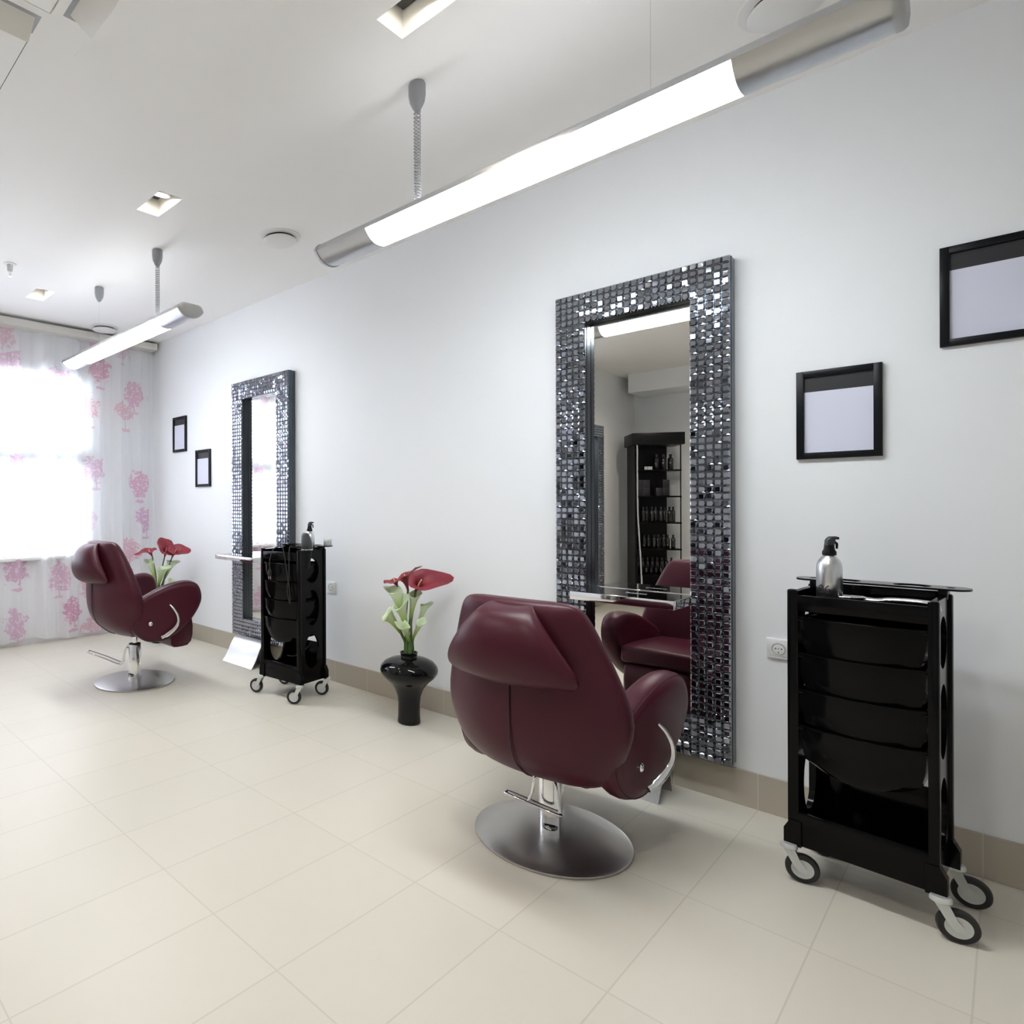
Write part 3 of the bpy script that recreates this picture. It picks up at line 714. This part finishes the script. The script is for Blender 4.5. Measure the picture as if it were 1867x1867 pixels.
cord = smoothpath([(-.02, -.02, .960), (-.045, -.075, .966), (-.055, -.10, .955), (-.03, -.128, .80), (-.045, -.130, .70), (-.02, -.130, .62), (-.025, -.132, .72), (-.05, -.134, .84), (-.075, -.135, .955), (-.10, -.14, .972), (-.135, -.165, .95), (-.155, -.175, .88), (-.150, -.178, .83)], 7)
co = MB().tube(cord, .0034, 8).build('power_cord', M_rubber, t, smooth=80)
MB().lathe([(0, .80), (.010, .80), (.013, .81), (.012, .83), (.006, .845), (0, .845)], 16, (-.150, -.180, -.015)).build('plug', M_rubber, co)
for s_ in (-1, 1): MB().lathe([(0, 0), (.0024, 0), (.0024, .02), (0, .02)], 10, (-.150 + s_ * .009, -.180, .766)).build('plug_pin', M_chrome, co)
t = thing('cable_loop', 'thin black cable hanging in the lowest opening of the far trolley', 'cable', local(T2, R2, (0, 0, 0)), R2)
MB().tube(smoothpath([(.10, .06, .34), (.08, .03, .30), (.02, .0, .255), (-.05, .02, .235), (-.11, .05, .225)], 6), .0032, 8).build('cable', M_rubber, t, smooth=80)
t = thing('small_jar', 'small pale frosted jar on the rear plate of the far trolley', 'jar', local(T2, R2, (.185, .128, .968)), 0)
MB().lathe([(0, 0), (.022, 0), (.025, .004), (.025, .026), (.022, .030), (.020, .030), (.020, .006), (0, .006)], 28).build('jar_body', M_glassj, t)
MB().lathe([(0, .029), (.026, .029), (.027, .033), (.027, .042), (.024, .045), (0, .045)], 28).build('jar_lid', M_white, t)

# ------------------------------------------------------------------ vases and flowers
def vase(label, loc):
    return tag(MB().lathe([(0, 0), (.058, 0), (.064, .004), (.065, .015), (.0635, .02), (.062, .05), (.061, .11), (.067, .155), (.085, .20), (.115, .237), (.145, .262), (.160, .285), (.163, .303), (.156, .323), (.135, .345), (.10, .361), (.065, .369), (.048, .372), (.046, .376), (.047, .388), (.051, .394), (.050, .398), (.044, .398), (.041, .392), (.040, .376), (.036, .34), (.036, .12), (0, .11)], 64).build('floor_vase', [M_vase], None, 50, loc=loc), label, 'vase', 'black mushroom-shaped floor vases')
VA = (-2.262, -.262, 0); VB = (-5.10, -.32, 0)
for V_, lb in ((VA, 'black glossy mushroom-shaped floor vase between the trolley and the near chair'), (VB, 'black floor vase hidden behind the far chair, only its flowers showing')):
    vase(lb, V_)
def blossom(mb, M, L_, R_, tip, n=22, m=9, flare=1.0, curl=.03):
    """calla spathe: rolled cone whose back edge rises into a pointed tip"""
    rs = []
    for i in range(m):
        q = i / (m - 1); row = []
        for j in range(n):
            a = 2 * PI * j / n
            back = .5 + .5 * math.cos(a)                     # 1 at the tip side
            rad = R_ * (.10 + .16 * q + .74 * q ** 2.2 * (1 + .25 * flare * back))
            z = L_ * (q * (.62 + .38 * back ** 1.2)) - curl * q ** 4 * (.4 + .8 * (1 - back))
            x = rad * math.cos(a) + tip * max(0, q - .45) ** 1.6 * back ** 5
            zz = z - tip * .55 * max(0, q - .6) ** 2 * back ** 6 + .006 * q ** 3 * math.sin(5 * a + 1)
            row.append(M @ Vector((x, rad * math.sin(a) * (1 + .05 * math.sin(4 * a)), zz)))
        rs.append(row)
    rin = []
    for i in range(m):
        cen = sum((Vector(p) for p in rs[i]), Vector()) / n
        rin.append([cen + (Vector(p) - cen) * .93 + (M.to_3x3() @ Vector((0, 0, .0015))) for p in rs[i]])
    mb.rings(rs + rin[::-1], cap0=True, cap1=True)
def trumpet(mb, M, L_, R_, tip, n=20, m=10):
    """narrow ruffled trumpet with one higher lip"""
    rs = []
    for i in range(m):
        q = i / (m - 1); row = []
        for j in range(n):
            a = 2 * PI * j / n; back = .5 + .5 * math.cos(a)
            rad = R_ * (.20 + .36 * q + .44 * q ** 5) * (1 + .07 * q ** 3 * math.sin(4 * a + 1.3))
            z = L_ * q * (.80 + .20 * back) + .006 * q ** 4 * math.sin(3 * a)
            row.append(M @ Vector((rad * math.cos(a) * 1.1 + tip * q ** 4 * back, rad * math.sin(a) * .8, z)))
        rs.append(row)
    rin = []
    for i in range(m):
        cen = sum((Vector(p) for p in rs[i]), Vector()) / n
        rin.append([cen + (Vector(p) - cen) * .9 for p in rs[i]])
    mb.rings(rs + rin[::-1], cap0=True, cap1=True)
camr = Vector((rt.x, rt.y, 0)).normalized(); camf = Vector((fw.x, fw.y, 0)).normalized()
def flower(kind, V_, label, foot, head, L_, R_, tip, dirx, lean, group, flare=1.0, nm='calla_lily'):
    """foot/head: offsets (right, depth, z) measured in the vase's own frame facing the room"""
    if kind != 'red': R_ *= 1.25; head = (head[0] * .78, head[1], head[2])
    W = lambda p: Vector((V_[0], V_[1], 0)) + camr * p[0] + camf * p[1] + Vector((0, 0, p[2]))
    h = W(head); t = thing(nm, label, 'flower', tuple(W(foot)), 0, group); o = Vector(t.location)
    f_ = W(foot) - o; hh = h - o
    mid = (f_ + hh) / 2 + camr * (-.012 if head[0] < foot[0] else .012) * -1 + Vector((0, 0, .02))
    sp_ = smoothpath([f_, f_.lerp(mid, .6), mid, mid.lerp(hh, .6), hh], 4)
    MB().tube(sp_, [.0062 if kind == 'red' else .0075] * len(sp_), 8).build('stem', M_stem, t, smooth=80)
    d = (sp_[-1] - sp_[-3]).normalized()
    zax = (d + camr * lean[0] + camf * lean[1]).normalized()
    xax = (camr * dirx[0] + camf * dirx[1] + Vector((0, 0, dirx[2] if len(dirx) > 2 else 0)))
    xax = (xax - zax * xax.dot(zax)).normalized(); yax = zax.cross(xax)
    M = Matrix(((xax.x, yax.x, zax.x, hh.x), (xax.y, yax.y, zax.y, hh.y), (xax.z, yax.z, zax.z, hh.z), (0, 0, 0, 1)))
    mb = MB(); blossom(mb, M, L_, R_, tip, flare=flare) if kind == 'red' else trumpet(mb, M, L_, R_, tip)
    mb.build('blossom', M_red if kind == 'red' else M_gcalla, t, smooth=70)
    if kind == 'red':
        MB().tube([M @ Vector((0, 0, L_ * .18)), M @ Vector((-.002, 0, L_ * .4)), M @ Vector((-.004, 0, L_ * .62))], [.0055, .0055, .003], 8).build('spadix', M_spadix, t, smooth=80)
    return t
gA = 'red callas in the near vase'; gW = 'greenish-white callas in the near vase'
RN = [('red calla lily facing right in the near vase, its tip trailing to the right', (.012, -.005, .36), (.038, -.012, .745), .150, .068, .30, (1, .1, .22), (.22, -.80)),
      ('dark red calla lily in the middle of the near vase, tip reaching right', (-.005, .008, .36), (-.002, .012, .745), .150, .060, .12, (1, .3, -.25), (-.22, .25)),
      ('small red calla lily furthest left in the near vase', (-.012, -.006, .36), (-.060, .0, .765), .098, .045, .02, (-.6, -.5, 0), (-.45, -.5))]
for lb, fo, he, L_, R_, tp, dx, ln in RN: flower('red', VA, lb, fo, he, L_, R_, tp, dx, ln, gA)
WN = [('tallest greenish-white calla at the upper left of the near vase', (-.014, -.012, .36), (-.044, -.02, .585), .20, .042, .015, (-.3, .4), (-.06, -.05)),
      ('greenish-white calla under the middle red lily of the near vase', (-.004, -.016, .36), (-.018, -.03, .53), .185, .040, .015, (.6, .4), (-.02, -.1)),
      ('greenish-white calla bending left, lowest on the left of the near vase', (-.022, -.004, .36), (-.060, -.01, .51), .150, .036, -.02, (1, .2), (-.18, -.05)),
      ('greenish-white calla left of the bare green stem in the near vase', (.004, -.006, .36), (.010, -.008, .585), .165, .036, .012, (.3, .4), (.02, -.05)),
      ('short greenish-white calla at the front of the near vase', (.0, -.022, .36), (-.006, -.042, .47), .125, .030, .01, (-.4, .5), (.0, -.1)),
      ('short greenish-white calla at the front right of the near vase', (.012, -.020, .36), (.022, -.038, .48), .125, .026, .01, (.4, .5), (.02, -.08)),
      ('narrow greenish-white calla at the right edge of the near vase', (.026, .0, .36), (.050, -.005, .52), .180, .022, .012, (.7, .2), (.06, .0))]
for lb, fo, he, L_, R_, tp, dx, ln in WN: flower('white', VA, lb, fo, he, L_, R_, tp, dx, ln, gW)
gB = 'red callas behind the far chair'; gC = 'greenish-white callas behind the far chair'
RF = [('red calla lily bending left behind the far chair', (-.012, 0, .36), (-.055, .0, .775), .115, .066, .15, (-1, -.1), (-.35, -.3)),
      ('red calla lily in the middle of the trio behind the far chair', (0, -.005, .36), (.060, -.01, .775), .155, .075, .02, (-.5, .4), (.10, -.5)),
      ('red calla lily furthest right behind the far chair', (.015, 0, .36), (.125, .0, .77), .150, .072, .09, (1, .2), (.35, -.5))]
for lb, fo, he, L_, R_, tp, dx, ln in RF: flower('red', VB, lb, fo, he, L_, R_, tp, dx, ln, gB)
WF = [('greenish-white calla on the left of the bunch behind the far chair', (-.014, -.012, .36), (-.030, -.02, .56), .200, .046, .015, (-.3, .4), (-.06, -.05)),
      ('greenish-white calla in the middle of the bunch behind the far chair', (-.004, -.016, .36), (.010, -.03, .52), .190, .042, .015, (.6, .4), (.03, -.1)),
      ('greenish-white calla behind the right-hand red stem at the far chair', (.01, .012, .36), (.062, .02, .57), .195, .040, .015, (.5, .4), (.10, .05)),
      ('low greenish-white calla on the right of the bunch behind the far chair', (.02, -.01, .36), (.070, -.02, .47), .140, .038, .02, (1, .2), (.22, -.05))]
for lb, fo, he, L_, R_, tp, dx, ln in WF: flower('white', VB, lb, fo, he, L_, R_, tp, dx, ln, gC)

# ------------------------------------------------------------------ pictures, sockets
def picture(label, x0, ztop, grp='black-framed blank notices'):
    W, H = .245, .334; b_ = .0235
    t = thing('picture_frame', label, 'picture', (x0, 0, ztop - H), 0, grp)
    f_ = MB()
    for d, (ya_, yb_) in (((0), (-.018, 0)),):
        f_.box(0, b_, ya_, yb_, 0, H, .0008).box(W - b_, W, ya_, yb_, 0, H, .0008).box(b_ - .002, W - b_ + .002, ya_, yb_, 0, b_, .0008).box(b_ - .002, W - b_ + .002, ya_, yb_, H - b_, H, .0008)
    f_.build('frame', M_picframe, t)
    MB().box(b_ - .003, W - b_ + .003, -.008, -.002, H - b_ - .056, H - b_ + .003).build('printed_header', M_header, t, smooth=0)
    MB().box(b_ - .003, W - b_ + .003, -.0085, -.002, b_ - .003, H - b_ - .056).build('paper', M_paper, t, smooth=0)
picture('black-framed notice on the wall just right of the near mirror', -.551, 1.733)
picture('black-framed notice cut off by the right edge of the photo', -.162, 2.090)
picture('small-looking black-framed notice, upper left of the far pair beside the curtain', -5.379, 2.076)
picture('small-looking black-framed notice next to the far mirror, lower of the far pair', -4.964, 1.734)
def socket(label, x, z):
    t = thing('wall_socket', label, 'socket', (x, 0, z), 0, 'white wall sockets')
    W = .081; MB().box(-W / 2, W / 2, -.011, 0, -W / 2, W / 2, .005, 3).build('cover_plate', M_white, t)
    MB().box(-.0295, .0295, -.0116, -.009, -.0295, .0295, .001).build('insert_gap', M_greyp, t)
    Mx = Matrix.Translation((0, -.0105, 0)) @ Matrix.Rotation(PI / 2, 4, 'X')
    MB().box(-.0285, .0285, -.0128, -.009, -.0285, .0285, .001).build('insert', M_white, t)
    MB().lathe([(.0235, .003), (.0215, .0045), (.0195, .003), (.0190, .0022), (0, .0022)], 32, M=Mx, cap0=False).build('socket_well', M_socket, t)
    for dx, dz_ in ((-.0095, .001), (.0095, .001)):
        MB().lathe([(0, .0005), (.0026, .0005), (.0026, -.0008), (0, -.0008)], 12, M=Matrix.Translation((dx, -.0128, dz_)) @ Matrix.Rotation(PI / 2, 4, 'X')).build('pin_hole', M_dark, t)
    MB().box(-.002, .002, -.0134, -.0110, -.016, -.012).box(-.002, .002, -.0134, -.0110, -.0005, .0025).build('earth_contact', M_dark, t)
socket('white wall socket to the left of the near trolley', -.610, .658)
socket('white wall socket half hidden behind the right side of the far trolley', -3.168, .652)

# ------------------------------------------------------------------ product display (seen in the near mirror)
KS = 1.15; SC = (-2.93, -5.29, 0); SR = math.radians(-35)      # front faces the room
# local: +Y is the front
t = thing('display_shelf', 'black product display unit reflected in the near mirror, standing in the corner', 'shelf unit', SC, SR); t.scale = (KS, KS, KS)
MB().box(-.21, .17, -.165, -.145, 0, 1.72).build('back_panel', M_blackm, t, smooth=0)
MB().box(-.22, -.20, -.165, .14, 0, 1.70).build('side_panel', M_blackm, t, smooth=0)
MB().box(-.25, .25, -.165, .175, 1.69, 1.817, .006).build('canopy', M_blackm, t)
SHZ = [1.43, 1.154, .877, .60, .329, .06]
for z in SHZ: MB().box(-.20, .225, -.145, .15, z - .016, z, .003).build('shelf_board', M_black, t)
MB().tube(smoothpath([(-.2, .165, 1.69), (-.2, .165, 1.2), (-.195, .17, .9), (-.18, .185, .55), (-.17, .195, .25), (-.165, .20, 0)], 5), (.006, .013), 10).build('front_upright', M_chrome, t, smooth=60)
MB().tube([(.217, .142, 1.69), (.217, .142, 0)], .006, 10).build('side_rod', M_blackm, t, smooth=60)
def sloc(x, y, z):
    x, y, z = x * KS, y * KS, z * KS
    return (SC[0] + x * math.cos(SR) - y * math.sin(SR), SC[1] + x * math.sin(SR) + y * math.cos(SR), z)
def put(o, x, y, z, label, cat, group, first=[True]):
    o.location = sloc(x * .82, y, z); o.rotation_euler.z = SR; tag(o, label, cat, group); return o
bott = MB().lathe([(0, 0), (.024, 0), (.026, .004), (.026, .115), (.020, .130), (.012, .136), (.012, .150), (.013, .152), (.013, .170), (0, .172)], 20).build('product_bottle', M_blackglass)
used = [False]
def pb(x, y, z, s_, label, grp):
    o = bott if not used[0] else bott.copy()
    if used[0]: C.objects.link(o)
    used[0] = True; o.scale = (s_[0] * KS, s_[0] * KS, s_[1] * KS); return put(o, x, y, z, label, 'bottle', grp)
for k in range(3): pb(.02 + k * .085, .03, SHZ[0], (1.1, .98), 'tall black bottle on the top shelf of the display unit seen in the mirror', 'bottles on the top display shelf')
for k in range(9): pb(-.21 + k * .052, .06 + .03 * (k % 2), SHZ[2], (.80, .95), 'black bottle on the third shelf of the display unit seen in the mirror', 'bottles on the third display shelf')
for k in range(8): pb(-.20 + k * .057, .06 + .02 * (k % 2), SHZ[3], (.8, .85), 'black bottle on the fourth shelf of the display unit seen in the mirror', 'bottles on the fourth display shelf')
for k in range(8): pb(-.20 + k * .057, .02, SHZ[4], (.8, 1.0), 'black bottle in the rear row on the fifth display shelf in the mirror', 'rear bottles on the fifth display shelf')
for k in range(7): pb(-.18 + k * .057, .09, SHZ[4], (.65, .50), 'small black bottle in the front row on the fifth display shelf in the mirror', 'front bottles on the fifth display shelf')
for k in range(7): pb(-.18 + k * .06, .06, SHZ[5], (.9, .9), 'black bottle on the lowest shelf of the display unit seen in the mirror', 'bottles on the lowest display shelf')
tube0 = MB().lathe([(0, 0), (.0065, 0), (.0065, .036), (0, .036)], 12).build('product_tube', M_white)
for k in range(5):
    o = tube0 if k == 0 else tube0.copy()
    if k: C.objects.link(o)
    o.scale = (KS, KS, KS); put(o, -.13 + k * .019, .09, SHZ[0], 'small white tube in a row on the top display shelf in the mirror', 'tube', 'white tubes on the top display shelf')
bx0 = MB().box(-.032, .032, -.03, .03, 0, .085, .003).build('product_box', M_header)
for k, (x, z) in enumerate([(-.19, 0), (-.19, .085), (-.11, 0), (-.11, .085), (.04, 0), (.12, 0), (.12, .085)]):
    o = bx0 if k == 0 else bx0.copy()
    if k: C.objects.link(o)
    o.scale = (KS, KS, KS); put(o, x, .05, SHZ[1] + z, 'dark product box stacked on the second display shelf in the mirror', 'box', 'dark boxes on the second display shelf')

# ------------------------------------------------------------------ light
wd = bpy.data.worlds.new('sky'); bpy.context.scene.world = wd; wd.use_nodes = True
bg = wd.node_tree.nodes['Background']; bg.inputs[0].default_value = (.80, .90, 1.0, 1); bg.inputs[1].default_value = 8.6
def lamp(name, kind, loc, energy, col, rot=(0, 0, 0), **k):
    l = bpy.data.lights.new(name, kind); l.energy = energy; l.color = col
    for a, v in k.items(): setattr(l, a, v)
    o = bpy.data.objects.new(name, l); C.objects.link(o); o.location = loc; o.rotation_euler = rot; return o
pt = lamp('window_portal', 'AREA', (XL - .16, (WY0 + WY1) / 2, (WZ0 + WZ1) / 2), 1, (1, 1, 1), (0, -PI / 2, 0), shape='RECTANGLE', size=WZ1 - WZ0, size_y=WY1 - WY0)
pt.data.cycles.is_portal = True
for x, y in DL + [(-2.5, -2.9), (-.6, -2.9), (-2.2, -4.3)]:  # last three: unseen fill spots without fittings, added to light the room's rear
    far = y < -2
    lamp('downlight_and_fill_beam', 'SPOT', (x + .01, y, CZ - .005 if far or x > 0 else CZ + .07), 32 if far else 85, (1., .93, .82) if far else (1., .84, .64), (0, 0, 0), spot_size=math.radians(150 if far else 84), spot_blend=.6, shadow_soft_size=.04)

sc = bpy.context.scene
sc.view_settings.view_transform = 'Standard'; sc.view_settings.look = 'None'; sc.view_settings.gamma = 1; sc.view_settings.use_curve_mapping = False
sc.view_settings.exposure = 0.74
sc.cycles.use_denoising = True; sc.cycles.sample_clamp_indirect = 6; sc.cycles.caustics_reflective = False; sc.cycles.caustics_refractive = False
sc.cycles.max_bounces = 9; sc.cycles.diffuse_bounces = 5; sc.cycles.glossy_bounces = 5; sc.cycles.use_adaptive_sampling = True; sc.cycles.adaptive_threshold = .02; sc.cycles.transparent_max_bounces = 12; sc.cycles.blur_glossy = .5
